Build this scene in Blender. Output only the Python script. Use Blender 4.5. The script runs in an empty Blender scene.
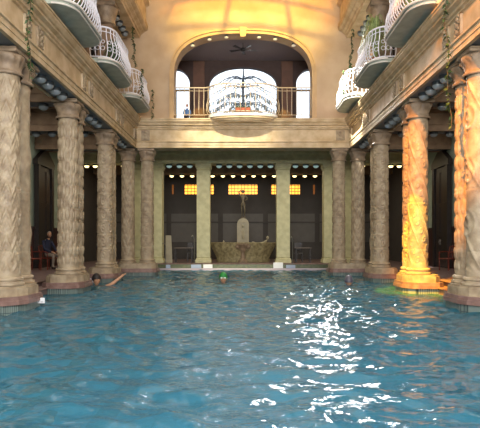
import bpy, bmesh, math, random
import numpy as np
from mathutils import Vector, Matrix
random.seed(7)
rng = np.random.RandomState(5)
C = bpy.context.scene.collection
PI = math.pi
sn, cs = math.sin, math.cos

# ---------------------------------------------------------------- mesh helpers
class M:
    def __init__(s): s.v = []; s.f = []; s.mi = []
    def add(s, vs, fs, mi=0):
        n = len(s.v); s.v += [tuple(p) for p in vs]
        s.f += [tuple(n + i for i in f) for f in fs]; s.mi += [mi] * len(fs); return s
    def box(s, x0, x1, y0, y1, z0, z1, mi=0):
        return s.add([(x0,y0,z0),(x1,y0,z0),(x1,y1,z0),(x0,y1,z0),(x0,y0,z1),(x1,y0,z1),(x1,y1,z1),(x0,y1,z1)],
              [(0,3,2,1),(4,5,6,7),(0,1,5,4),(1,2,6,5),(2,3,7,6),(3,0,4,7)], mi)
    def cham(s, x0, x1, y0, y1, z0, z1, b=0.02):
        pr = [(0,z0+b),(0,z1-b)]
        vs = []
        for ins, z in ((b,z0),(0,z0+b),(0,z1-b),(b,z1)):
            a,c,d,e = x0+ins, x1-ins, y0+ins, y1-ins
            vs += [(a,d,z),(c,d,z),(c,e,z),(a,e,z)]
        fs = [(3,2,1,0),(12,13,14,15)]
        for k in range(3):
            for i in range(4):
                j = (i+1) % 4
                fs.append((4*k+i, 4*k+j, 4*k+4+j, 4*k+4+i))
        return s.add(vs, fs)
    def prism(s, poly, z0, z1, mi=0):
        n = len(poly)
        vs = [(x,y,z0) for x,y in poly] + [(x,y,z1) for x,y in poly]
        fs = [tuple(range(n-1,-1,-1)), tuple(range(n,2*n))] + [(i,(i+1)%n,n+(i+1)%n,n+i) for i in range(n)]
        return s.add(vs, fs, mi)
    def extr(s, prof, a0, a1, axis='y', mi=0):      # closed profile (p,z) extruded along y or x
        n = len(prof)
        mk = (lambda p,z,a:(p,a,z)) if axis == 'y' else (lambda p,z,a:(a,p,z))
        vs = [mk(p,z,a0) for p,z in prof] + [mk(p,z,a1) for p,z in prof]
        fs = [tuple(range(n)), tuple(range(2*n-1,n-1,-1))] + [(i,n+i,n+(i+1)%n,(i+1)%n) for i in range(n)]
        return s.add(vs, fs, mi)
    def lathe(s, prof, cx=0, cy=0, seg=24, cap=True, mi=0, sx=1, sy=1):
        vs = []; fs = []
        for r, z in prof:
            for i in range(seg):
                a = 2*PI*i/seg; vs.append((cx+sx*r*cs(a), cy+sy*r*sn(a), z))
        for k in range(len(prof)-1):
            for i in range(seg):
                j = (i+1) % seg
                fs.append((k*seg+i, k*seg+j, (k+1)*seg+j, (k+1)*seg+i))
        if cap:
            fs.append(tuple(range(seg-1,-1,-1))); m = (len(prof)-1)*seg; fs.append(tuple(range(m, m+seg)))
        return s.add(vs, fs, mi)
    def tube(s, pts, r, seg=6, closed=False, mi=0):
        pts = [Vector(p) for p in pts]; n = len(pts); vs = []; fs = []
        rr = r if isinstance(r, (list, tuple)) else [r]*n
        ref = None
        for i, p in enumerate(pts):
            if closed: t = pts[(i+1)%n] - pts[i-1]
            else: t = pts[min(i+1,n-1)] - pts[max(i-1,0)]
            t.normalize()
            if ref is None: ref = Vector((0,0,1)) if abs(t.z) < .9 else Vector((1,0,0))
            u = t.cross(ref)
            if u.length < 1e-4: u = t.cross(Vector((1,0,0)))
            u.normalize(); w = t.cross(u); w.normalize(); ref = -w if (-w).dot(ref) > 0 else w
            u = t.cross(ref).normalized(); w = t.cross(u)
            for k in range(seg):
                a = 2*PI*k/seg; vs.append(p + (u*cs(a) + w*sn(a))*rr[i])
        m = n if closed else n-1
        for i in range(m):
            for k in range(seg):
                j = (k+1) % seg; b = ((i+1) % n)*seg
                fs.append((i*seg+k, i*seg+j, b+j, b+k))
        if not closed:
            fs.append(tuple(range(seg-1,-1,-1))); fs.append(tuple(range((n-1)*seg, n*seg)))
        return s.add(vs, fs, mi)
    def ball(s, c, rx, ry=None, rz=None, seg=14, rings=9, mi=0, z0=-1.0, z1=1.0):
        ry = ry or rx; rz = rz or rx
        a0 = math.asin(z0); a1 = math.asin(z1); vs = []; fs = []
        for k in range(rings+1):
            a = a0 + (a1-a0)*k/rings
            for i in range(seg):
                b = 2*PI*i/seg
                q = max(cs(a), 1e-3)
                vs.append((c[0]+rx*q*cs(b), c[1]+ry*q*sn(b), c[2]+rz*sn(a)))
        for k in range(rings):
            for i in range(seg):
                j = (i+1) % seg; fs.append((k*seg+i, k*seg+j, (k+1)*seg+j, (k+1)*seg+i))
        fs.append(tuple(range(seg-1,-1,-1))); m = rings*seg; fs.append(tuple(range(m, m+seg)))
        return s.add(vs, fs, mi)
    def mirror(s):
        s.v = [(-x,y,z) for x,y,z in s.v]; s.f = [tuple(reversed(f)) for f in s.f]; return s
    def move(s, dx=0, dy=0, dz=0):
        s.v = [(x+dx,y+dy,z+dz) for x,y,z in s.v]; return s
    def build(s, name, mat, parent=None, smooth=False, loc=None, angle=None):
        me = bpy.data.meshes.new(name); me.from_pydata(s.v, [], s.f); me.validate()
        mats = mat if isinstance(mat, (list, tuple)) else [mat]
        for m in mats: me.materials.append(m)
        if len(mats) > 1 and len(me.polygons) == len(s.mi): me.polygons.foreach_set('material_index', s.mi)
        bm = bmesh.new(); bm.from_mesh(me); bmesh.ops.recalc_face_normals(bm, faces=bm.faces); bm.to_mesh(me); bm.free()
        if smooth:
            me.polygons.foreach_set('use_smooth', [True]*len(me.polygons))
            me.set_sharp_from_angle(angle=math.radians(angle or 40))
        o = bpy.data.objects.new(name, me); C.objects.link(o)
        if parent: o.parent = parent
        if loc: o.location = loc
        return o

def tag(o, label=None, cat=None, group=None, kind=None):
    if label: o['label'] = label
    if cat: o['category'] = cat
    if group: o['group'] = group
    if kind: o['kind'] = kind
    return o
def struct(o): o['kind'] = 'structure'; return o
def empty(name, loc, rz=0, label=None, cat=None, group=None):
    o = bpy.data.objects.new(name, None); C.objects.link(o); o.location = loc; o.rotation_euler = (0,0,rz)
    o.empty_display_size = .1
    return tag(o, label, cat, group)
def dup(root, loc, rz=None, label=None, group=None, scale=None):
    r = root.copy(); C.objects.link(r); r.location = loc
    if rz is not None: r.rotation_euler = (0,0,rz)
    if scale: r.scale = scale
    if label: r['label'] = label
    if group: r['group'] = group
    for ch in list(root.children):
        c = ch.copy(); C.objects.link(c); c.parent = r
        for g in list(ch.children):
            d = g.copy(); C.objects.link(d); d.parent = c
    return r

# ---------------------------------------------------------------- materials
def hx(h):
    h = h.lstrip('#'); c = [int(h[i:i+2],16)/255 for i in (0,2,4)]
    return tuple([(x/12.92 if x <= .04045 else ((x+.055)/1.055)**2.4) for x in c] + [1])
def mat(name, col, rough=.6, metal=0, var=0.0, scale=4, bump=0, bscale=30, col2=None, emit=None, estr=0, spec=.5):
    m = bpy.data.materials.new(name); m.use_nodes = True; nt = m.node_tree; N = nt.nodes; L = nt.links
    b = N['Principled BSDF']; col = hx(col) if isinstance(col, str) else col
    b.inputs['Base Color'].default_value = col; b.inputs['Roughness'].default_value = rough
    b.inputs['Metallic'].default_value = metal; b.inputs['Specular IOR Level'].default_value = spec
    tc = N.new('ShaderNodeTexCoord')
    if var or col2:
        n = N.new('ShaderNodeTexNoise'); n.inputs['Scale'].default_value = scale; n.inputs['Detail'].default_value = 5
        L.new(tc.outputs['Object'], n.inputs['Vector'])
        r = N.new('ShaderNodeValToRGB'); r.color_ramp.elements[0].position = .35; r.color_ramp.elements[1].position = .65
        c2 = hx(col2) if col2 else tuple([x*(1-var) for x in col[:3]] + [1])
        r.color_ramp.elements[0].color = c2; r.color_ramp.elements[1].color = col
        L.new(n.outputs['Fac'], r.inputs['Fac']); L.new(r.outputs['Color'], b.inputs['Base Color'])
    if bump:
        n2 = N.new('ShaderNodeTexNoise'); n2.inputs['Scale'].default_value = bscale; n2.inputs['Detail'].default_value = 4
        L.new(tc.outputs['Object'], n2.inputs['Vector'])
        bp = N.new('ShaderNodeBump'); bp.inputs['Strength'].default_value = bump; bp.inputs['Distance'].default_value = .02
        L.new(n2.outputs['Fac'], bp.inputs['Height']); L.new(bp.outputs['Normal'], b.inputs['Normal'])
    if emit:
        b.inputs['Emission Color'].default_value = hx(emit); b.inputs['Emission Strength'].default_value = estr
    return m
STONE   = mat('carved_stone', '#ab9a80', .5, var=.22, scale=5, bump=.35, bscale=45, col2='#887660')
STONE_D = mat('carved_stone_dark', '#9b8770', .55, scale=5, bump=.35, bscale=45, col2='#756350')
CREAM   = mat('entablature_plaster', '#cdb794', .6, scale=2.2, col2='#b89e78', bump=.15, bscale=20)
CORN    = mat('cornice_plaster', '#cbb594', .6, scale=3, col2='#b19873', bump=.15, bscale=20)
ENDW    = mat('end_wall_plaster', '#bda488', .7, scale=1.2, col2='#ae9477', bump=.1, bscale=9)
UPW     = mat('upper_wall_stone', '#8e745c', .7, scale=3, col2='#6e5645', bump=.2)
PINK    = mat('pink_marble', '#8c716a', .4, scale=6, col2='#735850')
BEAM    = mat('aisle_beam', '#86705a', .7, scale=3, col2='#6d5846')
SOFFIT  = mat('soffit_paint', '#70777c', .5, var=.15)
GREEN   = mat('green_cream_stone', '#d8d3a8', .6, scale=4, col2='#c4bf94', bump=.2)
GREENB  = mat('green_marble', '#5f6547', .35, scale=9, col2='#3f4a35')
DECK    = mat('deck_tile', '#8a7470', .35, scale=5, col2='#70595a')
LAMPM   = mat('lamp_glass', '#8c979e', .18, 0, spec=.8)
LAMPC   = mat('lamp_glass_cool', '#a8c4c4', .3, emit='#b8dcd8', estr=.16)  # weak cool emission makes these bowls paler
LAMPRIM = mat('lamp_rim', '#4c5358', .4, .4)
LAMPWARM= mat('lamp_glass_lit', '#ffe9b0', .4, emit='#ffdf98', estr=2.2)
CRIRON  = mat('cream_iron', '#b9a68c', .45)
WHITE   = mat('white_iron', '#e2e0ea', .4, var=.05)
SLABM   = mat('balcony_slab', '#adb5a9', .6, scale=4, col2='#99a196')
SLABEDGE= mat('balcony_edge', '#d5cfc8', .5, var=.1)
WPL     = mat('pale_green_plaster', '#a3b09f', .6, var=.12)
WAINS   = mat('wainscot_wood', '#3c1f1c', .45, var=.3, scale=8)
DWOOD   = mat('dark_wood', '#241a18', .4, var=.4, scale=7)
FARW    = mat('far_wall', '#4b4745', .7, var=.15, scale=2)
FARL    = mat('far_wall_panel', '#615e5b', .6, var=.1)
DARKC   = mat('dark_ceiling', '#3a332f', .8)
ROOMC   = mat('gallery_ceiling', '#85808a', .8)
ROOMW   = mat('gallery_wall', '#4a3834', .7, var=.2)
PILW    = mat('gallery_pilaster', '#6b4a3a', .6, var=.2)
GOLDT   = mat('arch_trim', '#bd9c70', .5, var=.15)
LEAF    = mat('leaf', '#3f5a2c', .5, scale=12, col2='#2a4020')
LEAFP   = mat('leaf_pale', '#8f9c62', .5, scale=12, col2='#66783f')
STEM    = mat('stem', '#4a3b22', .7)
TERRA   = mat('terracotta', '#93472c', .7, var=.2)
FOUNT   = mat('fountain_stone', '#a59b74', .6, scale=7, col2='#7a6f50', bump=.4)
BRONZE  = mat('bronze', '#6b6250', .4, .3, var=.3)
MARBLE  = mat('pale_marble', '#b0a88f', .5, var=.15)
METAL   = mat('steel', '#9a9a98', .3, .9)
CHAIRW  = mat('chair_wood', '#7a3626', .45, scale=10, col2='#5c2419')
SKIN    = mat('skin', '#b98a6c', .55, var=.08)
HAIR    = mat('grey_hair', '#8f8678', .8, var=.2)
NAVY    = mat('navy_cloth', '#262a42', .85, var=.2, bump=.3)
KHAKI   = mat('khaki_cloth', '#8c8074', .85, var=.15, bump=.3)
SHOE    = mat('shoe', '#2a2320', .6)
GCAP    = mat('green_cap', '#1c8a3c', .35, var=.2)
GRCAP   = mat('grey_cap', '#5a5866', .35, var=.15)
DHAIR   = mat('dark_hair', '#221a1c', .6)
SUIT    = mat('bathing_suit', '#7c6f9e', .6)
PLATE   = mat('enamel_plate', '#dcdde2', .35)
PLATEB  = mat('enamel_plate_blue', '#9aa7c0', .35)
BLACKP  = mat('black_paint', '#1c1c20', .5)
TABLET  = mat('table_laminate', '#6d625b', .5)
BARK    = mat('bark', '#3a3f4a', .9)
NEEDLE  = mat('needles', '#3f4c48', .8, scale=5, col2='#56655c')
ROOFI   = mat('roof_iron', '#7b7a72', .6)

def tile_mat(name, c1, c2, c3, sx, sz, axis_mix=True, rough=.3):
    m = mat(name, c1, rough); nt = m.node_tree; N = nt.nodes; L = nt.links; b = N['Principled BSDF']
    tc = N.new('ShaderNodeTexCoord'); sp = N.new('ShaderNodeSeparateXYZ'); L.new(tc.outputs['Object'], sp.inputs[0])
    ad = N.new('ShaderNodeMath'); ad.operation = 'ADD'; L.new(sp.outputs[0], ad.inputs[0]); L.new(sp.outputs[1], ad.inputs[1])
    cb = N.new('ShaderNodeCombineXYZ'); L.new(ad.outputs[0], cb.inputs[0]); L.new(sp.outputs[2], cb.inputs[1])
    br = N.new('ShaderNodeTexBrick'); br.offset = 0; br.inputs['Scale'].default_value = 1
    br.inputs['Brick Width'].default_value = sx; br.inputs['Row Height'].default_value = sz
    br.inputs['Mortar Size'].default_value = sx*.13; br.inputs['Color1'].default_value = hx(c1)
    br.inputs['Color2'].default_value = hx(c2); br.inputs['Mortar'].default_value = hx(c3)
    L.new(cb.outputs[0], br.inputs['Vector']); L.new(br.outputs['Color'], b.inputs['Base Color'])
    return m
TILEB = tile_mat('ribbed_pool_tile', '#7d8a84', '#66736f', '#2f3f44', .055, .6)

def grid_emit(name, col, s, sx, sz):
    m = tile_mat(name, '#ffb040', '#ff9c28', '#402008', sx, sz)
    N = m.node_tree.nodes; L = m.node_tree.links; b = N['Principled BSDF']
    br = [n for n in N if n.type == 'TEX_BRICK'][0]
    L.new(br.outputs['Color'], b.inputs['Emission Color']); b.inputs['Emission Strength'].default_value = s
    br.inputs['Mortar Size'].default_value = sx*.09
    return m
ORANGE = grid_emit('lit_orange_glass', None, 1.3, .2, .18)
def floor_tile():
    m = mat('pool_floor_tile', '#3f83a6', .4); nt = m.node_tree; N = nt.nodes; L = nt.links; b = N['Principled BSDF']
    tc = N.new('ShaderNodeTexCoord'); br = N.new('ShaderNodeTexBrick'); br.offset = 0
    br.inputs['Scale'].default_value = 1; br.inputs['Brick Width'].default_value = .3; br.inputs['Row Height'].default_value = .3
    br.inputs['Mortar Size'].default_value = .006
    br.inputs['Color1'].default_value = hx('#62b0cc'); br.inputs['Color2'].default_value = hx('#5aa8c6'); br.inputs['Mortar'].default_value = hx('#4390b0')
    L.new(tc.outputs['Object'], br.inputs['Vector']); L.new(br.outputs['Color'], b.inputs['Base Color']); return m
POOLT = floor_tile()
LANE  = mat('lane_line_tile', '#0f2f4c', .4)
def water_mat():
    m = bpy.data.materials.new('pool_water'); m.use_nodes = True; nt = m.node_tree; N = nt.nodes; L = nt.links
    N.remove(N['Principled BSDF']); out = N['Material Output']
    tr = N.new('ShaderNodeBsdfTransparent'); tr.inputs[0].default_value = (.24,.49,.66,1)
    df = N.new('ShaderNodeBsdfDiffuse'); df.inputs[0].default_value = (.06,.25,.34,1)
    rf = N.new('ShaderNodeBsdfRefraction'); rf.inputs['IOR'].default_value = 1.33; rf.inputs['Roughness'].default_value = .03; rf.inputs[0].default_value = (.24,.49,.66,1)
    m0 = N.new('ShaderNodeMixShader'); m0.inputs[0].default_value = .65; L.new(tr.outputs[0], m0.inputs[1]); L.new(rf.outputs[0], m0.inputs[2])
    mx = N.new('ShaderNodeMixShader'); mx.inputs[0].default_value = .35; L.new(m0.outputs[0], mx.inputs[1]); L.new(df.outputs[0], mx.inputs[2])
    gl = N.new('ShaderNodeBsdfGlossy'); gl.inputs['Roughness'].default_value = .05; gl.inputs['Color'].default_value = (1,1,1,1)
    fr = N.new('ShaderNodeFresnel'); fr.inputs['IOR'].default_value = 1.33
    tc = N.new('ShaderNodeTexCoord'); mp = N.new('ShaderNodeMapping'); mp.inputs['Scale'].default_value = (.8,1.7,1)
    n1 = N.new('ShaderNodeTexNoise'); n1.inputs['Scale'].default_value = 6; n1.inputs['Detail'].default_value = 2; n1.inputs['Distortion'].default_value = .6
    bp = N.new('ShaderNodeBump'); bp.inputs['Strength'].default_value = .6; bp.inputs['Distance'].default_value = .03
    L.new(tc.outputs['Object'], mp.inputs[0]); L.new(mp.outputs[0], n1.inputs['Vector']); L.new(n1.outputs['Fac'], bp.inputs['Height'])
    L.new(bp.outputs[0], gl.inputs['Normal']); L.new(bp.outputs[0], fr.inputs['Normal'])
    m2 = N.new('ShaderNodeMixShader'); L.new(fr.outputs[0], m2.inputs[0]); L.new(mx.outputs[0], m2.inputs[1]); L.new(gl.outputs[0], m2.inputs[2])
    L.new(m2.outputs[0], out.inputs['Surface']); return m
WATER = water_mat()
def glass_mat(name, tint=(.95,.97,1,1), refl=.08):
    m = bpy.data.materials.new(name); m.use_nodes = True; nt = m.node_tree; N = nt.nodes; L = nt.links
    N.remove(N['Principled BSDF']); out = N['Material Output']
    tr = N.new('ShaderNodeBsdfTransparent'); tr.inputs[0].default_value = tint
    gl = N.new('ShaderNodeBsdfGlossy'); gl.inputs['Roughness'].default_value = .02
    mx = N.new('ShaderNodeMixShader'); mx.inputs[0].default_value = refl
    L.new(tr.outputs[0], mx.inputs[1]); L.new(gl.outputs[0], mx.inputs[2]); L.new(mx.outputs[0], out.inputs['Surface']); return m
GLASS = glass_mat('clear_glass')
ROOFA = glass_mat('amber_roof_glass', (1,.58,.09,1), .05)
ROOFG = glass_mat('roof_glass', (.98,.95,.88,1), .05)

# ================================================================ SETTING
YB, YE = -3.0, 25.0      # pool ends
XE = 4.85                # pool side edge
# basin
m = M(); m.box(-XE-.1, XE+.1, YB, YE+.1, -1.9, -1.8)
m.box(-XE-.1,-XE,YB,YE,-1.8,-.0); m.box(XE,XE+.1,YB,YE,-1.8,0); m.box(-XE,XE,YE,YE+.1,-1.8,.0)
basin = struct(m.build('pool_basin', POOLT))
m = M()
for lx in (-2.45,): m.box(lx-.2, lx+.2, YB+.5, YE-1.5, -1.8, -1.793); 
for lx in (-2.45,): m.box(lx-.5, lx+.5, YE-1.75, YE-1.5, -1.8, -1.793)
m.build('lane_marking', LANE, basin)
# water: real wave geometry
xs = np.arange(-XE, XE+.01, .034)
ys = [0.5]
while ys[-1] < YE: ys.append(ys[-1] + max(.028, .0026*ys[-1]))
ys = np.array(ys); ys[-1] = YE
X, Y = np.meshgrid(xs, ys)
Z = np.zeros_like(X)
wx = X + .10*np.sin(Y*1.7+.5) + .07*np.sin(Y*3.1+X*.9); wy = Y + .12*np.sin(X*1.3+1.0) + .08*np.sin(X*2.9+Y*.7)
for k in range(90):
    lam = .17*(.85/.17)**rng.rand(); th = rng.normal(PI/2, .75); amp = .0115*lam**1.0
    kx, ky = 2*PI/lam*cs(th), 2*PI/lam*sn(th)
    ph = kx*wx + ky*wy + rng.rand()*6.28
    Z += amp*.42*(np.sin(ph) + .25*np.sin(2*ph))
nx, ny = len(xs), len(ys)
co = np.stack([X, Y, Z], -1).reshape(-1,3)
idx = np.arange(nx*ny).reshape(ny, nx)
fc = np.stack([idx[:-1,:-1], idx[:-1,1:], idx[1:,1:], idx[1:,:-1]], -1).reshape(-1,4)
me = bpy.data.meshes.new('pool_water'); me.from_pydata(co.tolist(), [], fc.tolist())
me.polygons.foreach_set('use_smooth', [True]*len(me.polygons)); me.materials.append(WATER)
wo = bpy.data.objects.new('pool_water', me); C.objects.link(wo)
m = M(); m.add([(-XE,YB+.02,0),(XE,YB+.02,0),(XE,.5,0),(-XE,.5,0)], [(0,1,2,3)])
wb = m.build('pool_water_surface', WATER, wo)
tag(wo, 'rippling blue pool water filling the long hall basin', 'water', kind='stuff')
wb['kind'] = 'stuff'

# deck, both sides and end
m = M()
for s in (-1,1):
    a, b = sorted((s*5.2, s*8.1)); m.box(a,b,YB,33,0.0,.28)
    a, b = sorted((s*4.85, s*5.2)); m.box(a,b,YB,25.4,0.0,.14)
m.box(-5.2,5.2,25.4,33,0,.28)
struct(m.build('floor', DECK))
m = M(); 
for s in (-1,1):
    a, b = sorted((s*4.80, s*5.2)); m.cham(a,b,YB,25.0,.14,.175,.01)
    a, b = sorted((s*5.12, s*5.4)); m.cham(a,b,YB,25.4,.28,.31,.01)
struct(m.build('trim_1', PINK))
m = M(); m.box(-4.85,4.85,25.0,25.4,0,.26)
struct(m.build('trim_2', GREENB))
m = M(); m.cham(-4.85,4.85,24.86,25.02,-.05,.085,.02)
struct(m.build('trim_3', mat('overflow_lip', '#b0a3ae', .35)))
m = M(); m.cham(-4.85,4.85,25.05,25.42,.26,.305,.01)
struct(m.build('trim_4', PINK))

# aisle walls, wainscot, ceilings
for s, nm in ((-1,'left'),(1,'right')):
    a, b = sorted((s*8.1, s*8.3)); m = M(); m.box(a,b,YB,26.0,1.85,5.75); struct(m.build('wall_'+nm, WPL))
    a, b = sorted((s*8.04, s*8.3)); m = M(); m.box(a,b,YB,26.0,.28,1.85)
    a, b = sorted((s*8.0, s*8.1)); m.box(a,b,YB,26.0,1.82,1.9); struct(m.build('wainscot_'+nm, WAINS))
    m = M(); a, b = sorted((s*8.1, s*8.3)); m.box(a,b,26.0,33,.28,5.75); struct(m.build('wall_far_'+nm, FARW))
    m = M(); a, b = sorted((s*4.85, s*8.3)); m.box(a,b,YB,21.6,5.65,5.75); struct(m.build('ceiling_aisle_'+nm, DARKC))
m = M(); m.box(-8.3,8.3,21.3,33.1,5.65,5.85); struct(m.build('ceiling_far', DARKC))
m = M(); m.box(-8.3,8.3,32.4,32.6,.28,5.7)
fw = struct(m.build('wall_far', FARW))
m = M()
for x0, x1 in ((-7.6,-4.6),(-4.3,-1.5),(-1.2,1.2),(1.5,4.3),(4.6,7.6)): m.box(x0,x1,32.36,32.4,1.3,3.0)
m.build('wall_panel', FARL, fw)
m = M(); m.box(-8.3,8.3,32.32,32.4,2.44,2.52); m.build('wall_rail', FARW, fw)
m = M(); m.box(-8.3,8.3,YB-.2,YB,-1.9,13); struct(m.build('wall_back', ENDW))

# orange lit windows on the far wall
for i, xc in enumerate((-2.62, .0, 2.54)):
    m = M(); m.box(xc-.86, xc+.86, 32.30, 32.34, 4.16, 4.72); w = struct(m.build('window_%d' % (i+1), ORANGE))
    m = M(); 
    for (a,b,c,d) in ((xc-.92,xc+.92,4.10,4.16),(xc-.92,xc+.92,4.72,4.78),(xc-.92,xc-.86,4.10,4.78),(xc+.86,xc+.92,4.10,4.78)): m.box(a,b,32.28,32.36,c,d)
    m.build('window_frame', DWOOD, w)
for i, xc in enumerate((-6.0, 6.0, -4.2, 4.25)):
    w_ = .25 if i > 1 else .86
    if i > 1:
        m = M(); m.box(xc-.05, xc+.05, 32.30, 32.34, 4.16, 4.72); w = struct(m.build('window_%d' % (i+4), mat('dim_orange_glass','#5a3212',.3,emit='#a05a18',estr=.25)))

# dark timber portals on the aisle walls (doors)
dn = 1
for s in (-1,1):
    for y0 in (13.6, 17.2, 20.8):
        a, b = sorted((s*7.86, s*8.04)); m = M()
        m.box(a,b,y0,y0+.22,.28,4.3); m.box(a,b,y0+1.45,y0+1.67,.28,4.3)
        pf = [(y0-.1,4.3),(y0+1.77,4.3),(y0+1.77,4.5),(y0+.835,5.05),(y0-.1,4.5)]
        m.add([(a,y,z) for y,z in pf]+[(b,y,z) for y,z in pf], [(0,1,2,3,4),(9,8,7,6,5)]+[(i,(i+1)%5,5+(i+1)%5,5+i) for i in range(5)])
        d = struct(m.build('door_%d' % dn, DWOOD)); dn += 1
        for k in (0,1):
            q0 = y0+.22+k*.615; m = M(); a2, b2 = sorted((s*7.94, s*8.03))
            m.box(a2,b2,q0+.005,q0+.61,.29,4.28)
            a3, b3 = sorted((s*7.915, s*7.94))
            for z0, z1 in ((.5,1.5),(1.65,2.7),(2.85,4.1)): m.box(a3,b3,q0+.1,q0+.51,z0,z1)
            dl = m.build('door_leaf', DWOOD, d)
            m = M(); m.tube([(s*7.9,q0+(.55 if k==0 else .06),1.2),(s*7.87,q0+(.55 if k==0 else .06),1.3),(s*7.9,q0+(.55 if k==0 else .06),1.4)], .012); m.build('door_handle', METAL, dl)

# ================================================================ COLUMNS
def relief(style, u, z, h):
    """carved height 0..1; u 0..1 round, z metres up, arrays"""
    a = 2*PI*u
    if style == 'zigzag':
        t = (z/.5 + np.abs(((u*8) % 1)-.5)*1.0) % 1.0
        g = np.clip(1-np.abs(t-.5)*5,0,1) + .6*np.clip(1-np.abs(((t+.35)%1)-.5)*9,0,1)
        return g + .25*np.sin(40*a/2/PI*2)*np.sin(z*60)*.5
    if style == 'drape':
        t = (z/1.5 - u*1.0) % 1.0
        return np.clip(1-np.abs(t-.5)*6,0,1)*1.0 + .35*np.abs(np.sin((z*3 + u*2)*PI*3))*np.clip(1-np.abs(t-.1)*4,0,1)
    if style == 'leaf':
        r = 12; q = (u*r) ; row = np.floor(z/.30); q = (q + .5*(row%2)) % 1.0; t = (z/.30) % 1.0
        w = .42*np.sin(PI*np.clip(t,0,1))**.7
        d = np.abs(q-.5)
        g = np.clip((w-d)*8,0,1)
        g -= .75*np.clip((.09*np.sin(PI*t)-d)*30,0,1)
        band = np.clip(1-np.abs(((z/1.2)%1)-.5)*14,0,1)
        return np.maximum(g, band*.8*(0.6+.4*np.sin(a*12)))
    if style == 'scroll':
        q = (u*6) % 1.0 - .5; row = np.floor(z/.44); t = (z/.44) % 1.0 - .5
        rr = np.sqrt((q*1.1)**2 + (t)**2); an = np.arctan2(t, q*((row%2)*2-1))
        sp = (rr*4.2 - an/(2*PI)) % 1.0
        return np.clip(1-np.abs(sp-.5)*3.2,0,1)*np.clip((.52-rr)*12,0,1) + .7*np.clip(1-np.abs(np.abs(t)-.5)*18,0,1)
    if style == 'scale':
        q = (u*9 + z/.42) % 1.0; t = (u*9 - z/.42) % 1.0
        g = np.minimum(np.minimum(q,1-q), np.minimum(t,1-t))
        return np.clip(g*3.2,0,1) - .5*np.clip((g-.32)*9,0,1)
    if style == 'spiral':
        t = (u*4 + z/.95) % 1.0
        g = np.clip(1-np.abs(t-.5)*9,0,1)
        v = (z*3.2 - u*6) % 1.0
        rr = np.sqrt(((t-.0+.5)%1-.5)**2*5 + (v-.5)**2*2.5)
        return g + .75*np.clip(1-np.abs(rr-.33)*8,0,1) + .6*np.clip(1-rr*7,0,1)
    if style == 'volute':
        t = (u*2 + z/1.5) % 1.0
        g = np.clip(1-np.abs(t-.5)*14,0,1)
        q = (u*3) % 1.0 - .5; v = (z/1.0 + .5*np.floor(u*3)) % 1.0 - .5
        rr = np.sqrt((q*.62)**2 + v**2); an = np.arctan2(v, q)
        sp = (rr*6 - an/(2*PI)) % 1.0
        return g + .9*np.clip(1-np.abs(sp-.5)*3,0,1)*np.clip((.3-rr)*12,0,1)
    return 0*u*z
def shaft_mesh(style, r=.255, z0=.64, z1=4.46):
    seg = 96; rows = 190
    u = np.arange(seg)/seg; z = np.linspace(z0, z1, rows)
    U, Zz = np.meshgrid(u, z)
    tap = r*(1.0 - .06*(Zz-z0)/(z1-z0))
    h = relief(style, U, Zz-z0, z1-z0)
    edge = np.clip((Zz-z0-.10)*20,0,1)*np.clip((z1-.10-Zz)*20,0,1)
    joint = np.zeros_like(Zz)
    for zj in (1.12, 2.3, 3.4): joint += np.clip(1-np.abs(Zz-zj)*45,0,1)
    R = tap - .016 + .030*h*edge - .010*joint + .014*(1-edge)
    if style == 'leaf': R += .018*np.clip(1-np.abs(Zz-1.12)*16,0,1)
    co = np.stack([R*np.cos(2*PI*U), R*np.sin(2*PI*U), Zz], -1).reshape(-1,3)
    idx = np.arange(seg*rows).reshape(rows, seg)
    nxt = np.roll(idx, -1, axis=1)
    f = np.stack([idx[:-1], nxt[:-1], nxt[1:], idx[1:]], -1).reshape(-1,4)
    me = bpy.data.meshes.new('shaft'); me.from_pydata(co.tolist(), [], f.tolist())
    me.polygons.foreach_set('use_smooth', [True]*len(me.polygons)); me.materials.append(STONE); return me
SH = {}
def capital_mesh(kind):
    seg = 64; prof = [(.285,4.42),(.30,4.44),(.30,4.47),(.27,4.49),(.262,4.52),(.268,4.58),(.285,4.64),(.31,4.70),(.325,4.75),(.325,4.79),(.30,4.82)]
    vs = []; fs = []
    fine = []
    for k in range(len(prof)-1):
        for t in (0,.5): fine.append(tuple(prof[k][i]*(1-t)+prof[k+1][i]*t for i in (0,1)))
    fine.append(prof[-1])
    for r, z in fine:
        w = max(0, 1-abs(z-4.68)/.15)
        for i in range(seg):
            a = 2*PI*i/seg
            lob = abs(sn(a*(4 if kind else 6)+ (z-4.5)*(9 if kind else 0)))**.6
            sq = 1 + .07*w*cs(4*a+PI)
            rr = r*sq + .035*w*(lob-.5)
            vs.append((rr*cs(a), rr*sn(a), z))
    for k in range(len(fine)-1):
        for i in range(seg):
            j = (i+1)%seg; fs.append((k*seg+i,k*seg+j,(k+1)*seg+j,(k+1)*seg+i))
    m = M(); m.add(vs, fs); return m
def volutes(m):
    for i in range(4):
        a = PI/4 + i*PI/2; c = Vector((.325*cs(a), .325*sn(a), 4.72))
        pts = []
        for k in range(14):
            t = k/13*2*PI*1.4; r = .055*(1-k/17)
            pts.append(c + Vector((cs(a)*r*cs(t), sn(a)*r*cs(t), r*sn(t))))
        m.tube(pts, .018, 6)
    return m
protos = {}
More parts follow.
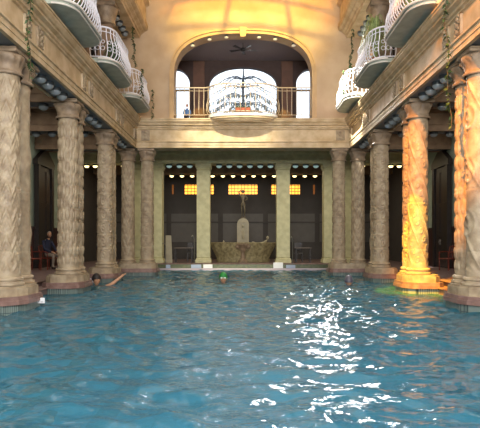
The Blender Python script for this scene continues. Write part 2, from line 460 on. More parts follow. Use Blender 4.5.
def column(style, x, y, label, group=None):
    t = empty('column', (x,y,0), 0, label, 'column', group)
    if style not in protos:
        sm = SH[style] = shaft_mesh(style)
        b = M().lathe([(.31,.48),(.325,.49),(.328,.515),(.315,.54),(.288,.55),(.283,.57),(.305,.585),(.308,.61),(.295,.63),(.27,.645)], seg=40)
        c = volutes(capital_mesh(style in ('leaf','scale','volute')))
        ab = M(); ab.cham(-.325,.325,-.325,.325,4.80,4.86,.015); ab.cham(-.31,.31,-.31,.31,4.86,4.9,.01)
        bo = b.build('base', STONE, t, True); co = c.build('capital', STONE_D, t, True, angle=60); ao = ab.build('abacus', STONE_D, t)
        protos[style] = (bo.data, co.data, ao.data)
        so = bpy.data.objects.new('shaft', sm); C.objects.link(so); so.parent = t
    else:
        bd, cd, ad = protos[style]
        for n, d in (('base',bd),('capital',cd),('abacus',ad),('shaft',SH[style])):
            o = bpy.data.objects.new(n, d); C.objects.link(o); o.parent = t
    return t
def pier(s, y0, y1, xin, xout, label):
    """plinth with tiled foot in the water, pink step and a rounded pedestal"""
    t = empty('pier_plinth', (0,0,0), 0, label, 'plinth')
    def octo(a,b,c,d,k): 
        kx, ky = (k, k) if y1-y0 < 1.2 else (k*1.9, k*3.0)
        p = [(a+kx,c),(b-k,c),(b,c+k),(b,d-k),(b-k,d),(a+kx,d),(a+kx*.3,d-ky*.6),(a,d-ky),(a,c+ky),(a+kx*.3,c+ky*.45)]
        return p if s > 0 else [(-x,y) for x,y in reversed(p)]
    m = M().prism(octo(xin+.03,xout,y0+.03,y1-.03,.14), -1.8, .14); m.build('tiled_foot', TILEB, t)
    m = M().prism(octo(xin-.02,xout+.01,y0-.02,y1+.02,.15), .14, .22); m.prism(octo(xin,xout+.01,y0,y1,.15), .22, .29); m.build('step', PINK, t)
    p0 = .04
    m = M().prism(octo(xin+p0,xout-.06,y0+p0,y1-p0,.16), .29, .44); m.prism(octo(xin+p0+.03,xout-.09,y0+p0+.03,y1-p0-.03,.15), .44, .48); m.build('pedestal', STONE, t)
    return t
YP = (10.2, 13.8, 17.5); DX = 4.47; GAP = .66
LST = [('zigzag','drape'),('leaf','leaf'),('scroll','scale'),]
RST = [('volute','leaf'),('spiral','scroll'),('scroll','spiral')]
ordn = ('nearest','second','third')
desc = {'zigzag':'zigzag carving','drape':'draped spiral band carving','leaf':'pointed leaf carving','scroll':'scroll carving','scale':'lozenge scale carving','spiral':'diagonal spiral carving','volute':'sparse volute carving'}
for s, side, ST in ((-1,'left',LST),(1,'right',RST)):
    for i, y in enumerate(YP):
        extra = ', lit golden yellow' if (s > 0 and i == 1) else ''
        column(ST[i][0], s*DX, y, 'stone column with %s, front of the %s pair on the %s%s' % (desc[ST[i][0]], ordn[i], side, extra))
        column(ST[i][1], s*(DX+.06), y+GAP, 'stone column with %s, behind its twin in the %s pair on the %s' % (desc[ST[i][1]], ordn[i], side))
        pier(s, y-.46, y+GAP+.46, 4.05, 5.0, 'stepped pink stone plinth under the %s column pair on the %s' % (ordn[i], side))
    column('scale', s*DX, 21.0, 'lozenge carved stone column, outer of the two at the %s corner' % side)
    column('scroll', s*3.72, 21.0, 'scroll carved stone column, inner of the two at the %s corner' % side)
    pier(s, 20.56, 21.44, 3.3, 4.9, 'stepped pink stone plinth under the %s corner columns' % side)

# end colonnade of square pillars
def pillar(x, label, w=.31):
    t = empty('square_pillar', (x,25.75,.305), 0, label, 'pillar')
    m = M().cham(-w-.06,w+.06,-w-.06,w+.06,0,.16,.02); m.cham(-w-.03,w+.03,-w-.03,w+.03,.16,.24,.02); m.build('base', GREEN, t)
    m = M().cham(-w,w,-w,w,.24,4.42,.035); m.build('shaft', GREEN, t)
    m = M().cham(-w-.02,w+.02,-w-.02,w+.02,4.42,4.50,.015); m.cham(-w-.06,w+.06,-w-.06,w+.06,4.50,4.70,.02); m.build('capital', GREEN, t)
for x, l in ((-1.87,'square cream pillar left of the fountain'),(1.9,'square cream pillar right of the fountain'),
             (-4.13,'square pillar beside the left corner columns, inner of two'),(4.13,'square pillar beside the right corner columns, inner of two'),
             (-4.92,'square pillar beside the left corner columns, outer of two'),(4.92,'square pillar beside the right corner columns, outer of two')):
    pillar(x, l)
m = M(); m.box(-8.1,8.1,25.4,26.15,5.005,5.12); m.box(-8.1,8.1,25.36,26.2,5.12,5.16); m.box(-8.1,8.1,25.42,26.15,5.16,5.45); m.box(-8.1,8.1,25.34,26.2,5.45,5.52); m.box(-8.1,8.1,25.40,26.15,5.52,5.65)
struct(m.build('trim_5', GREEN))
m = M(); m.box(-8.1,8.1,29.2,29.9,5.0,5.65); struct(m.build('trim_6', BEAM))

# ================================================================ ENTABLATURES
prof = [(4.08,4.9),(4.08,5.0),(4.065,5.005),(4.065,5.10),(4.03,5.115),(4.03,5.15),(4.10,5.17),(4.10,5.58),(4.06,5.60),(4.06,5.64),(4.02,5.66),(4.02,5.72),
        (3.94,5.755),(3.94,5.80),(3.90,5.82),(3.86,5.88),(3.86,5.93),(3.84,5.94),(3.84,5.98),(4.3,6.0),(4.82,6.0),(4.82,4.9),(4.74,4.9),(4.74,4.94),(4.16,4.94),(4.16,4.9)]
for i, s in enumerate((-1,1)):
    m = M().extr([(s*p,z) for p,z in prof], YB, 21.3); tr = struct(m.build('trim_%d' % (7+i), CORN))
    m = M(); a,b = sorted((s*4.165,s*4.735)); m.box(a,b,YB,21.0,4.925,4.945)
    m.build('soffit_panel', SOFFIT, tr)
    # carved blocks on the frieze above each pier
    for y in YP + (20.35,):
        for k, dy in enumerate((-.0,.62)):
            if y > 20 and k: continue
            m = M(); a,b = sorted((s*4.045,s*4.10)); yy = y+dy
            m.cham(a,b,yy-.14,yy+.14,5.18,5.57,.01)
            xf = s*4.03
            for zz in (5.25,5.37,5.49):
                m.ball((xf,yy,zz),.02,.06,.045,10,6)
                m.ball((xf,yy-.08,zz+.05),.015,.03,.03,8,5); m.ball((xf,yy+.08,zz-.05),.015,.03,.03,8,5)
            m.build('frieze_ornament', STONE, tr, True)
prof2 = [(20.72-p+4.08 if False else 20.62-(4.08-p),z) for p,z in prof[:19]] + [(21.35,6.0),(21.35,4.9)]
m = M().extr(prof2, -4.1, 4.1, 'x'); tr9 = struct(m.build('trim_9', CORN))
for s in (-1,1):
    for xx in (3.72,):
        m = M(); m.cham(s*xx-.16,s*xx+.16,20.585,20.64,5.18,5.57,.01)
        for zz in (5.25,5.37,5.49): m.ball((s*xx,20.575,zz),.07,.02,.045,10,6)
        m.build('frieze_ornament', STONE, tr9, True)
# aisle cross beams
for s in (-1,1):
    for y in (10.0,13.85,17.5,20.95):
        a,b = sorted((s*4.83,s*8.08)); m = M(); m.box(a,b,y,y+.72,4.94,5.66); m.box(a,b,y-.03,y+.0,5.1,5.16); m.box(a,b,y-.05,y,5.5,5.62)
        m.box(a,b,y-.02,y+.06,4.9,4.94); m.box(a,b,y+.66,y+.74,4.9,4.94)
        o = m.build('aisle_beam', BEAM); struct(o)
        m = M(); m.box(a,b,y+.06,y+.66,4.935,4.95-.011); m.build('soffit_panel', SOFFIT, o)

# ---------------------------------------------------------------- lamps
def make_lamp(name, glass, label, cat, loc, r=.132):
    t = empty(name, loc, 0, label, cat)
    M().lathe([(r*1.04,-.0),(r*1.06,-.02),(r*1.06,-.07),(r*.98,-.078)], seg=20).build('rim', LAMPRIM, t, True)
    M().ball((0,0,-.072), r*.97, r*.97, r*.78, 20, 8, z0=-1.0, z1=0).build('bowl', glass, t, True, angle=70)
    return t
lamp0 = None; warm0 = None
cool0 = None
def lamp(x, y, z, label, group, warm=False, cool=False):
    global lamp0, warm0, cool0
    if cool:
        if cool0 is None:
            cool0 = make_lamp('bowl_lamp', LAMPC, label, 'lamp', (x,y,z), .14); cool0['group'] = group; return cool0
        return dup(cool0, (x,y,z), 0, label, group)
    if warm:
        if warm0 is None:
            warm0 = make_lamp('bowl_lamp', LAMPWARM, label, 'lamp', (x,y,z), .115); warm0['group'] = group; return warm0
        return dup(warm0, (x,y,z), 0, label, group)
    if lamp0 is None:
        lamp0 = make_lamp('bowl_lamp', LAMPM, label, 'lamp', (x,y,z)); lamp0['group'] = group; return lamp0
    return dup(lamp0, (x,y,z), 0, label, group)
bays = ((11.3,'between the nearest and second column pairs'),(14.98,'between the second and third column pairs'),(18.55,'between the third column pair and the corner'))
for s, side in ((-1,'left'),(1,'right')):
    for y0, d in bays:
        for k in range(5 if y0 < 12 else 4):
            lamp(s*4.42, y0+k*.47, 4.925, 'unlit grey bowl lamp, %s soffit, %s' % (side, d), 'soffit lamps %s on the %s' % (d, side))
    for y, d in ((13.85,'second'),(17.5,'third')):
        for k in range(4):
            lamp(s*(5.25+k*.53), y+.36, 4.935, 'unlit bowl lamp under the %s aisle cross beam at the %s pair' % (side, d), 'cross beam lamps at the %s pair on the %s' % (d, side))
x = -4.4
row = [-3.52,-3.03,-2.54,-1.14,-.65,-.16,.33,.82,1.31,2.5,2.99,3.48]
for x in row:
    lamp(x, 25.75, 5.005, 'pale unlit bowl lamp under the beam between the square pillars at the pool end', 'lamps under the end beam', cool=True)
for s, side in ((-1,'left'),(1,'right')):
    for x in (5.7, 6.3, 7.05, 7.45):
        lamp(s*x, 25.75, 5.005, 'glowing warm bowl lamp in the dark %s aisle end' % side, 'warm lamps in the %s aisle end' % side, True)
for k in range(-7,8):
    x = k*.56+.02
    lamp(x, 29.55, 5.0, 'glowing warm bowl lamp in the rear row beyond the fountain', 'warm lamps in the rear row', True)

# ================================================================ END WALL WITH ARCH
YW = 20.75; AW = 2.65; ZS = 7.55; AH = 1.75
def arch_pts(a, zb, zs, h, n=40, e=2.7, xc=0):
    pts = [(xc-a, zb)]
    for i in range(n+1):
        t = PI - PI*i/n
        c, s_ = cs(t), sn(t)
        pts.append((xc + a*math.copysign(abs(c)**(2/e), c), zs + h*abs(s_)**(2/e)))
    pts.append((xc+a, zb)); return pts
def wall_hole(m, x0, x1, z0, z1, holes, y0, y1):
    """holes: lists of arch points from bottom-left over to bottom-right, all starting at z0; built as strips"""
    xs_ = [x0]
    for y in (y0, y1):
        cur = x0
        for hp in holes:
            a, b = hp[0][0], hp[-1][0]
            m.add([(cur,y,z0),(a,y,z0),(a,y,z1),(cur,y,z1)], [(0,1,2,3)])
            up = hp[1:-1]
            for i in range(len(up)-1):
                (xa,za),(xb,zb) = up[i], up[i+1]
                m.add([(xa,y,za),(xb,y,zb),(xb,y,z1),(xa,y,z1)], [(0,1,2,3)])
            cur = b
        m.add([(cur,y,z0),(x1,y,z0),(x1,y,z1),(cur,y,z1)], [(0,1,2,3)])
    for hp in holes:
        for i in range(len(hp)-1):
            (xa,za),(xb,zb) = hp[i], hp[i+1]
            m.add([(xa,y0,za),(xb,y0,zb),(xb,y1,zb),(xa,y1,za)], [(0,1,2,3)])
ap = arch_pts(AW, 6.0, ZS, AH)
m = M(); wall_hole(m, -5.4, 5.4, 6.0, 13.5, [ap], YW, YW+.6)
struct(m.build('wall_end', ENDW))
def frame_strip(outer, inner, y0, y1):
    m = M(); n = len(outer)
    for i in range(n-1):
        o0,o1,i0,i1 = outer[i],outer[i+1],inner[i],inner[i+1]
        m.add([(o0[0],y0,o0[1]),(o1[0],y0,o1[1]),(i1[0],y0,i1[1]),(i0[0],y0,i0[1]),
               (o0[0],y1,o0[1]),(o1[0],y1,o1[1]),(i1[0],y1,i1[1]),(i0[0],y1,i0[1])],
              [(0,1,2,3),(7,6,5,4),(0,4,5,1),(3,2,6,7)])
    return m
m = frame_strip(arch_pts(AW+.17,6.0,ZS,AH+.17), arch_pts(AW-.0,6.0,ZS,AH), YW-.06, YW+.02)
m2 = frame_strip(arch_pts(AW+.17,6.0,ZS,AH+.17), arch_pts(AW+.11,6.0,ZS,AH+.11), YW-.10, YW+.02)
m.add(m2.v, m2.f)
archt = struct(m.build('trim_10', GOLDT))
m = M(); m.add([(-.10,YW-.16,9.14),(.10,YW-.16,9.14),(.14,YW-.16,9.52),(-.14,YW-.16,9.52),(-.10,YW,9.14),(.10,YW,9.14),(.14,YW,9.52),(-.14,YW,9.52)],
      [(0,1,2,3),(0,4,5,1),(1,5,6,2),(2,6,7,3),(3,7,4,0)]); m.build('keystone', GOLDT, archt)
# lamps round the arch
l0 = None
for a_ in (-1.95,-1.3,-.64,-.02,.62,1.24,1.95):
    zz = ZS + AH*(1-abs(a_/AW)**2.7)**(1/2.7) - .08
    if l0 is None:
        l0 = empty('arch_lamp', (a_,YW+.12,zz), 0, 'white globe lamp fixed under the rim of the gallery arch', 'lamp', 'globe lamps under the gallery arch')
        M().ball((0,0,0),.085,.07,.05,14,8).build('globe', mat('white_globe','#e9e4da',.3), l0, True)
        M().lathe([(.06,.05),(.06,.10)],seg=12).build('mount', LAMPRIM, l0)
    else: dup(l0, (a_,YW+.12,zz))

# gallery room behind the arch
ZG = 6.0
m = M(); m.box(-5.4,5.4,21.35,24.2,5.87,6.0); struct(m.build('floor_gallery', DECK))
m = M(); m.box(-5.4,5.4,21.35,24.2,9.36,9.5); struct(m.build('ceiling_gallery', ROOMC))
holes = [arch_pts(.62,6.001,8.25,.72,24,2,-2.98), arch_pts(1.5,6.001,8.2,.86,30,2.2), arch_pts(.62,6.001,8.25,.72,24,2,2.98)]
m = M(); wall_hole(m,-5.4,5.4,6.0,9.4,holes,24.0,24.25); struct(m.build('wall_gallery_back', ROOMW))
for s in (-1,1):
    a,b = sorted((s*5.2,s*5.4)); m = M(); m.box(a,b,21.35,24.0,6.0,9.4); struct(m.build('wall_gallery_'+('left' if s<0 else 'right'), ROOMW))
    m = M(); m.cham(s*1.95-.25,s*1.95+.25,23.86,24.0,6.0,9.3,.02); struct(m.build('trim_%d'%(11+(s>0)), PILW))
for i,(xc,hw) in enumerate(((-2.98,.62),(0,1.5),(2.98,.62))):
    m = M().box(xc-hw,xc+hw,24.1,24.105,6.0,9.06); 
    w = struct(m.build('window_%d'%(10+i), GLASS))
    m = M()
    if i != 1:
        m.box(xc-hw,xc+hw,24.07,24.13,8.02,8.10); m.box(xc-.02,xc+.02,24.07,24.13,6.0,8.02)
    else:
        m.box(-1.5,1.5,24.07,24.13,6.0,6.12)
    m.build('window_frame', ROOMW, w)
    op = arch_pts(hw+.1,6.0,8.25 if i!=1 else 8.2,(.82 if i!=1 else .96),24,2 if i!=1 else 2.2,xc); ip = arch_pts(hw,6.0,8.25 if i!=1 else 8.2,(.72 if i!=1 else .86),24,2 if i!=1 else 2.2,xc)
    frame_strip(op, ip, 23.93, 24.0).build('window_surround', ROOMW, w)
# ceiling fan chandelier
t = empty('ceiling_fan', (0,21.9,9.36), 0, 'dark ceiling fan hanging inside the gallery arch', 'fan')
M().lathe([(.05,-.20),(.015,-.18),(.015,0)],seg=10).build('rod', BLACKP, t)
M().lathe([(.02,-.34),(.09,-.31),(.11,-.26),(.07,-.20)],seg=16).build('motor', BLACKP, t, True)
for k in range(5):
    a = k*2*PI/5+.25; c,s_ = cs(a),sn(a)
    q = [(.1,-.03),(.55,-.08),(.57,.07),(.1,.03)]
    vs = [(c*u-s_*v, s_*u+c*v, -.26+.15*v) for u,v in q]; vs2 = [(x,y,z+.012) for x,y,z in vs]
    M().add(vs+vs2,[(3,2,1,0),(4,5,6,7),(0,1,5,4),(1,2,6,5),(2,3,7,6),(3,0,4,7)]).build('blade', BLACKP, t)

# ================================================================ BALCONIES
def catmull(pts, n=6):
    out = []
    P = [Vector(p) for p in pts]; P = [P[0]] + P + [P[-1]]
    for i in range(1, len(P)-2):
        for k in range(n):
            t = k/n; a,b,c,d = P[i-1],P[i],P[i+1],P[i+2]
            out.append(.5*((2*b)+(c-a)*t+(2*a-5*b+4*c-d)*t*t+(3*b-a-3*c+d)*t**3))
    out.append(P[-2]); return out
def path_at(path, step):
    out = []; acc = 0; 
    L = [0]
    for i in range(1,len(path)): L.append(L[-1] + (Vector(path[i])-Vector(path[i-1])).length)
    n = max(2, round(L[-1]/step)); 
    for k in range(n+1):
        d = L[-1]*k/n; i = 0
        while i < len(L)-2 and L[i+1] < d: i += 1
        f = (d-L[i])/max(L[i+1]-L[i],1e-6); p = Vector(path[i]).lerp(Vector(path[i+1]), f); tg = (Vector(path[i+1])-Vector(path[i])).normalized()
        out.append((p, tg))
    return out
def railing(t, path, z0, hgt, step, belly, out_sign, rings=True, W=None):
    """path in local xy; out_sign picks the outward side"""
    pp = path_at(path, step)
    M().tube([(p.x,p.y,z0+hgt) for p,_ in path_at(path,.08)], .024, 8).build('top_rail', W or WHITE, t, True)
    M().tube([(p.x,p.y,z0+.06) for p,_ in path_at(path,.08)], .016, 6).build('bottom_rail', W or WHITE, t, True)
    M().tube([(p.x,p.y,z0+hgt-.12) for p,_ in path_at(path,.08)], .011, 6).build('upper_band', W or WHITE, t, True)
    for k,(p,tg) in enumerate(pp):
        nrm = Vector((tg.y,-tg.x,0))*out_sign
        bl = belly(p) if callable(belly) else belly
        pr = [(0,.06),(bl*.7,.14),(bl,.26),(bl*.8,.42),(bl*.2,.60),(0,.72),(0,hgt)]
        pts = catmull([p + nrm*b + Vector((0,0,z0+z)) for b,z in pr], 3)
        M().tube(pts, .0125, 5).build('baluster', W or WHITE, t, True)
    if rings:
        for (p,tg),(p2,_) in zip(pp[:-1],pp[1:]):
            nrm = Vector((tg.y,-tg.x,0))*out_sign; bl = belly(p) if callable(belly) else belly
            c = (p+p2)/2 + nrm*(bl*.98)
            for zz, rr in ((.26,.055),(.44,.045)):
                cc = c - nrm*bl*(.0 if zz<.3 else .22)
                M().tube([cc + tg*(rr*cs(a)) + Vector((0,0,z0+zz+rr*sn(a))) for a in [2*PI*q/9 for q in range(9)]], .008, 4, True).build('scroll', W or WHITE, t, True)
def side_balcony(s, yc, hl, label):
    t = empty('balcony', (s*3.86, yc, 6.1), 0, label, 'balcony')
    def outline(off):
        d = .43+off; L_ = hl+off
        pts = []
        n = 9
        for i in range(n+1):                                   # near corner
            a = PI/2*i/n; pts.append((-(d*sn(a)), -L_ + .55*(1-cs(a))))
        for i in range(n+1):
            a = PI/2*(1-i/n); pts.append((-(d*sn(a)), L_ - .55*(1-cs(a))))
        return [(s*x if True else x, y) for x,y in pts]
    o0 = outline(0); back = [(s*.9, hl), (s*.9,-hl)]
    M().prism(o0+back, .0,.12).build('slab', SLABM, t)
    o1 = outline(.03); M().tube([(x,y,.10) for x,y in o1],.03,8).build('slab_moulding', SLABEDGE, t, True)
    o2 = outline(-.0); M().tube([(x,y,.02) for x,y in o2],.018,6).build('lower_moulding', SLABEDGE, t, True)
    rp = [(s*.22,-hl+.06,0)] + [(x,y,0) for x,y in outline(-.06)][1:-1] + [(s*.22,hl-.06,0)]
    railing(t, rp, .12, .86, .14, .10, 1 if s < 0 else -1)
    return t
# sanity: outward for path that runs from near to far on left side is +x
for s, side in ((-1,'left'),(1,'right')):
    side_balcony(s, 12.1, 1.24, 'white iron balcony nearest the camera on the %s, curved slab and scrolled railing' % side)
    side_balcony(s, 15.65, 1.24, 'middle white iron balcony on the %s upper storey' % side)
    side_balcony(s, 19.0, 1.12, 'white iron balcony on the %s next to the end wall' % side)
# end balcony
t = empty('balcony', (0,20.55,6.0), 0, 'bow fronted white balcony in the arch of the end wall', 'balcony')
bow = []
for i in range(25):
    a = PI - PI*i/24; bow.append((1.27*cs(a), -.55*sn(a)**.9 if sn(a)>0 else 0))
def sc(k, e=0): return [(x*k, y*k) for x,y in bow]
M().prism(sc(1.03)+[(1.3,.2),(-1.3,.2)], -.0,.10).build('slab', SLABEDGE, t)
m = M()
for k,(a,b,z0,z1) in enumerate(((.98,.98,-.07,0),(.88,.88,-.14,-.07),(.74,.74,-.2,-.14))): m.prism(sc(a)+[(a*1.25,.0),(-a*1.25,.0)], z0, z1)
m.build('corbel', CREAM, t)
rp = [(-2.6,.12,0),(-2.0,.12,0),(-1.45,.12,0),(-1.3,.05,0)] + [(x*.97,y*.97,0) for x,y in bow[1:-1]] + [(1.3,.05,0),(1.45,.12,0),(2.0,.12,0),(2.6,.12,0)]
railing(t, rp, .10, 1.1, .185, lambda p: .13 if abs(p.x) < 1.75 else 0.0, 1, rings=False, W=CRIRON)

# upper storey
for s, nm in ((-1,'left'),(1,'right')):
    a,b = sorted((s*5.2,s*5.4)); m = M(); m.box(a,b,YB,21.0,5.75,13.0); struct(m.build('wall_upper_'+nm, UPW))
    m = M(); a,b = sorted((s*4.8,s*5.2)); m.box(a,b,YB,20.75,5.9,6.02); struct(m.build('floor_upper_'+nm, DECK))
    up = [(3.96,9.13),(3.96,9.22),(3.90,9.24),(3.90,9.30),(3.80,9.34),(3.80,9.38),(3.72,9.40),(3.66,9.44),(3.66,9.5),(3.64,9.52),(3.64,9.62),(3.72,9.66),(3.72,10.3),(3.6,10.4),(3.6,10.5),(5.2,10.5),(5.2,9.13)]
    m = M().extr([(s*p,z) for p,z in up], YB, 20.745); struct(m.build('trim_%d' % (13+(s>0)), CORN))
    for i,y in enumerate(YP[1:]+(6.4,)+(10.2,)):
        if i == 2: continue
        y += .33
        on = ('second','third','','nearest')[i]
        t = empty('upper_pillar', (s*4.5, y, 6.02), 0, 'short brown pillar on the %s upper storey above the %s column pair' % (nm, on), 'pillar')
        M().cham(-.28,.28,-.3,.3,0,.3,.03).build('base', STONE_D, t)
        M().cham(-.23,.23,-.25,.25,.3,2.4,.04).build('shaft', UPW, t)
        m = M().lathe([(.24,2.4),(.30,2.44),(.28,2.5),(.27,2.6),(.33,2.8),(.36,2.92),(.36,2.96)],seg=24); m.cham(-.36,.36,-.36,.36,2.96,3.11,.02); m.build('capital', STONE_D, t, True)
    for y0, d in ((15.1,'second and third'),(18.7,'third and corner')):
        for k in range(4):
            lamp(s*4.4, y0+k*.47, 9.13, 'dark bowl lamp under the %s upper beam, between the %s pillars' % (nm, d), 'upper beam lamps %s %s' % (nm, d))
    for k, yc in enumerate((12.2,15.75,19.1)):
        a,b = sorted((s*5.12,s*5.2)); m = M(); hp = arch_pts(.62,6.02,8.0,.6,16,2)
        m.add([(a,yc+p,z) for p,z in hp]+[(b,yc+p,z) for p,z in hp],[tuple(range(len(hp)))]+[(i,i+1,len(hp)+i+1,len(hp)+i) for i in range(len(hp)-1)])
        d = struct(m.build('door_%d' % (dn), DWOOD)); dn += 1
        m = M(); 
        for pz in ((6.3,7.1),(7.2,7.95)):
            for py in (-.5,.06): a2,b2 = sorted((s*5.1,s*5.12)); m.box(a2,b2,yc+py,yc+py+.44,pz[0],pz[1])
        m.build('door_panel', WAINS, d)

# glazed roof: ribs and panes
roof = M()
def vp(t): return (4.7*cs(t), 10.5+2.6*sn(t))
for y in np.arange(-2.5, 20.8, 1.15):
    pts = [(vp(t)[0], y, vp(t)[1]) for t in np.linspace(0,PI,19)]
    roof.tube(pts, .05, 4)
for t_ in np.linspace(.12,PI-.12,11):
    roof.tube([(vp(t_)[0], YB, vp(t_)[1]), (vp(t_)[0], 20.75, vp(t_)[1])], .04, 4)
ro = struct(roof.build('ceiling', ROOFI))
m = M(); ts = np.linspace(0,PI,19)
for i in range(18):
    (a,b),(c,d) = vp(ts[i]), vp(ts[i+1])
    m.add([(a,YB,b+.06),(c,YB,d+.06),(c,15.2,d+.06),(a,15.2,b+.06)],[(0,1,2,3)])
    m.add([(a,15.2,b+.06),(c,15.2,d+.06),(c,20.75,d+.06),(a,20.75,b+.06)],[(0,1,2,3)], 1)
m.build('roof_glass', [ROOFG, ROOFA], ro)

# ================================================================ VEGETATION
def leaf_into(m, p, d, w, l, mi=0):
    d = d.normalized(); up = Vector((rng.normal()*.5, rng.normal()*.5, 1)); sd = d.cross(up).normalized()*w; q = d*l; dr = Vector((0,0,-l*.25))
    vs = [p, p+q*.35+sd, p+q+dr, p+q*.35-sd, p+q*.4+Vector((0,0,.15*w))]
    m.add(vs, [(0,1,4),(1,2,4),(2,3,4),(3,0,4)], mi)
def vine(x, y, z_top, z_bot, label, drift=0, n=None, lm=None):
    t = empty('hanging_vine', (x,y,z_top), 0, label, 'vine')
    L_ = z_top-z_bot; pts = [Vector((drift*k/12+.03*sn(k*1.3), .03*cs(k*1.9), -L_*k/12)) for k in range(13)]
    M().tube(pts, .007, 5).build('stem', STEM, t, True)
    m = M(); n = n or int(L_*38)
    for k in range(n):
        f = rng.rand(); p = pts[0].lerp(pts[-1], f) + Vector((.03*sn(f*12*1.3), .03*cs(f*23), 0))
        p = pts[min(12,int(f*12))].lerp(pts[min(12,int(f*12)+1)], f*12-int(f*12))
        d = Vector((rng.normal(), rng.normal(), -.4)); leaf_into(m, p, d, .026, .075+.03*rng.rand())
    o = m.build('leaves', lm or LEAF, t); o['kind'] = 'stuff'; return t
vine(-3.80, 9.6, 7.2, 4.15, 'thin ivy strand trailing over the left entablature by the nearest pair')
vine(3.78, 10.15, 6.3, 3.4, 'ivy strand trailing down beside the nearest column pair on the right', .12)
vine(-3.33, 17.75, 7.0, 6.05, 'leafy vine hanging from the left balcony next to the end wall', 0, 60)
vine(-3.38, 20.15, 7.0, 5.9, 'small leafy strand hanging at the far end of the last left balcony', 0, 50)
vine(3.33, 17.8, 7.0, 6.0, 'leafy vine hanging from the right balcony next to the end wall', 0, 60)
vine(-3.9, 19.0, 8.9, 7.4, 'leafy trailing plant under the left upper beam near the end wall', .1, 110)
vine(3.9, 19.2, 8.9, 7.3, 'leafy trailing plant under the right upper beam near the end wall', -.1, 110)
def pot_plant(x, y, z, label, spread=.45, n=70, hgt=.5, lm=None, lw=.014):
    t = empty('potted_plant', (x,y,z), 0, label, 'plant')
    M().lathe([(.10,0),(.14,.2),(.155,.2),(.155,.24),(.13,.24),(.12,.2)],seg=18).build('pot', TERRA, t, True)
    m = M()
    for k in range(n):
        a = rng.rand()*2*PI; sp = spread*(.4+.6*rng.rand()); h = hgt*(.6+.6*rng.rand())
        pts = [Vector((.05*cs(a),.05*sn(a),.22)), Vector((sp*.4*cs(a),sp*.4*sn(a),.22+h)), Vector((sp*cs(a),sp*sn(a),.22+h*.75)), Vector((sp*1.25*cs(a),sp*1.25*sn(a),.22+h*.15))]
        cp = catmull(pts,3); sd = Vector((-sn(a),cs(a),0))*lw
        vs = []; fs = []
        for i,p in enumerate(cp):
            w = sd*(1-i/len(cp))*1.2; vs += [p-w, p+w]
            if i: fs.append((2*i-2,2*i-1,2*i+1,2*i))
        m.add(vs, fs)
    o = m.build('fronds', lm or LEAFP, t); o['kind'] = 'stuff'; return t
pot_plant(3.72, 15.2, 6.22, 'pale arching spider plant on the middle right balcony', .42, 110, 1.0, LEAFP, .016)
pot_plant(3.9, 12.6, 6.22, 'reddish green plant on the nearest right balcony', .35, 60, .7, LEAFP)
pot_plant(-3.9, 16.3, 6.22, 'bushy dark green plant on the middle left balcony', .4, 80, .8, LEAF, .02)
pot_plant(-3.9, 12.9, 6.22, 'dark green plant on the nearest left balcony', .35, 50, .5, LEAF, .02)
t = empty('flower_box', (0,20.15,6.1), 0, 'terracotta flower box behind the bow railing of the end balcony', 'planter')
M().cham(-.28,.28,-.1,.1,0,.2,.015).build('box', TERRA, t)
m = M()
for k in range(60): leaf_into(m, Vector((rng.uniform(-.25,.25),rng.uniform(-.07,.07),.19)), Vector((rng.normal()*.5,rng.normal()*.5,1)), .02, .12)
m.build('foliage', LEAF, t)['kind'] = 'stuff'
# tree outside the gallery window
t = empty('tree', (0,26.6,5.9), 0, 'dark drooping tree seen through the central gallery window', 'tree')
M().tube([(0,0,0),(.03,0,1.5),(0,0,3.0),(.02,0,3.9)],[.10,.09,.06,.03],8).build('trunk', BARK, t, True)
m = M(); nm_ = M()
for lev in range(7):
    z = .9+lev*.42; ln = 2.1 - lev*.08
    for k in range(8):
        a = k*PI/4 + lev*.4; e = Vector((cs(a), sn(a)*.5, 0))
        dr = .12
        pts = [Vector((0,0,z)), e*ln*.4+Vector((0,0,z+.12-dr*.3)), e*ln*.8+Vector((0,0,z-.15-dr)), e*ln+Vector((0,0,z-.25-dr*1.3))]
        cp = catmull(pts,6); m.tube(cp,[.026*(1-i/len(cp))+.006 for i in range(len(cp))],5)
        for i,p in enumerate(cp[2:]):
            if lev < 5:
                for q in range(2):
                    d = Vector((rng.normal()*.15, rng.normal()*.15, -1)); leaf_into(nm_, p, d, .035, .17)
            else: leaf_into(nm_, p, Vector((rng.normal(),rng.normal(),-.3)), .02, .14)
m.build('branches', BARK, t, True)['kind'] = 'stuff'; nm_.build('foliage', NEEDLE, t)['kind'] = 'stuff'
t = tag(struct(M().box(-6,6,27.9,28.0,5.85,6.9).build('terrace_parapet', mat('pale_parapet','#cfd6d2',.7))))
# ================================================================ FOUNTAIN
t = empty('fountain', (0,28.2,.28), 0, 'stone fountain with scalloped basin and arched stele beyond the pool end', 'fountain')
vs = []; fs = []; seg = 72
pr = [(1.35,0),(1.38,.12),(1.34,.2),(1.42,.38),(1.52,.62),(1.62,.86),(1.66,.98),(1.60,1.0),(1.5,.9),(1.0,.72),(.4,.66)]
for r,z in pr:
    for i in range(seg):
        a = 2*PI*i/seg; k = 1+.05*abs(sn(a*9))*min(1,z*1.2)
        vs.append((r*k*cs(a), .62*r*k*sn(a)-.3, z))
for k in range(len(pr)-1):
    for i in range(seg):
        j=(i+1)%seg; fs.append((k*seg+i,k*seg+j,(k+1)*seg+j,(k+1)*seg+i))
M().add(vs,fs).build('basin', FOUNT, t, True, angle=60)
m = M().lathe([(.26,0),(.24,.1),(.12,.2),(.10,.5),(.24,.75),(.34,.9),(.30,.95)],0,-1.22,24); 
for k in (-1,0,1): m.ball((k*.26,-1.30,.80),.14,.10,.12)
m.build('lion_pedestal', STONE_D, t, True)
m = M(); hp = arch_pts(.31,.7,1.95,.32,18,2); n = len(hp)
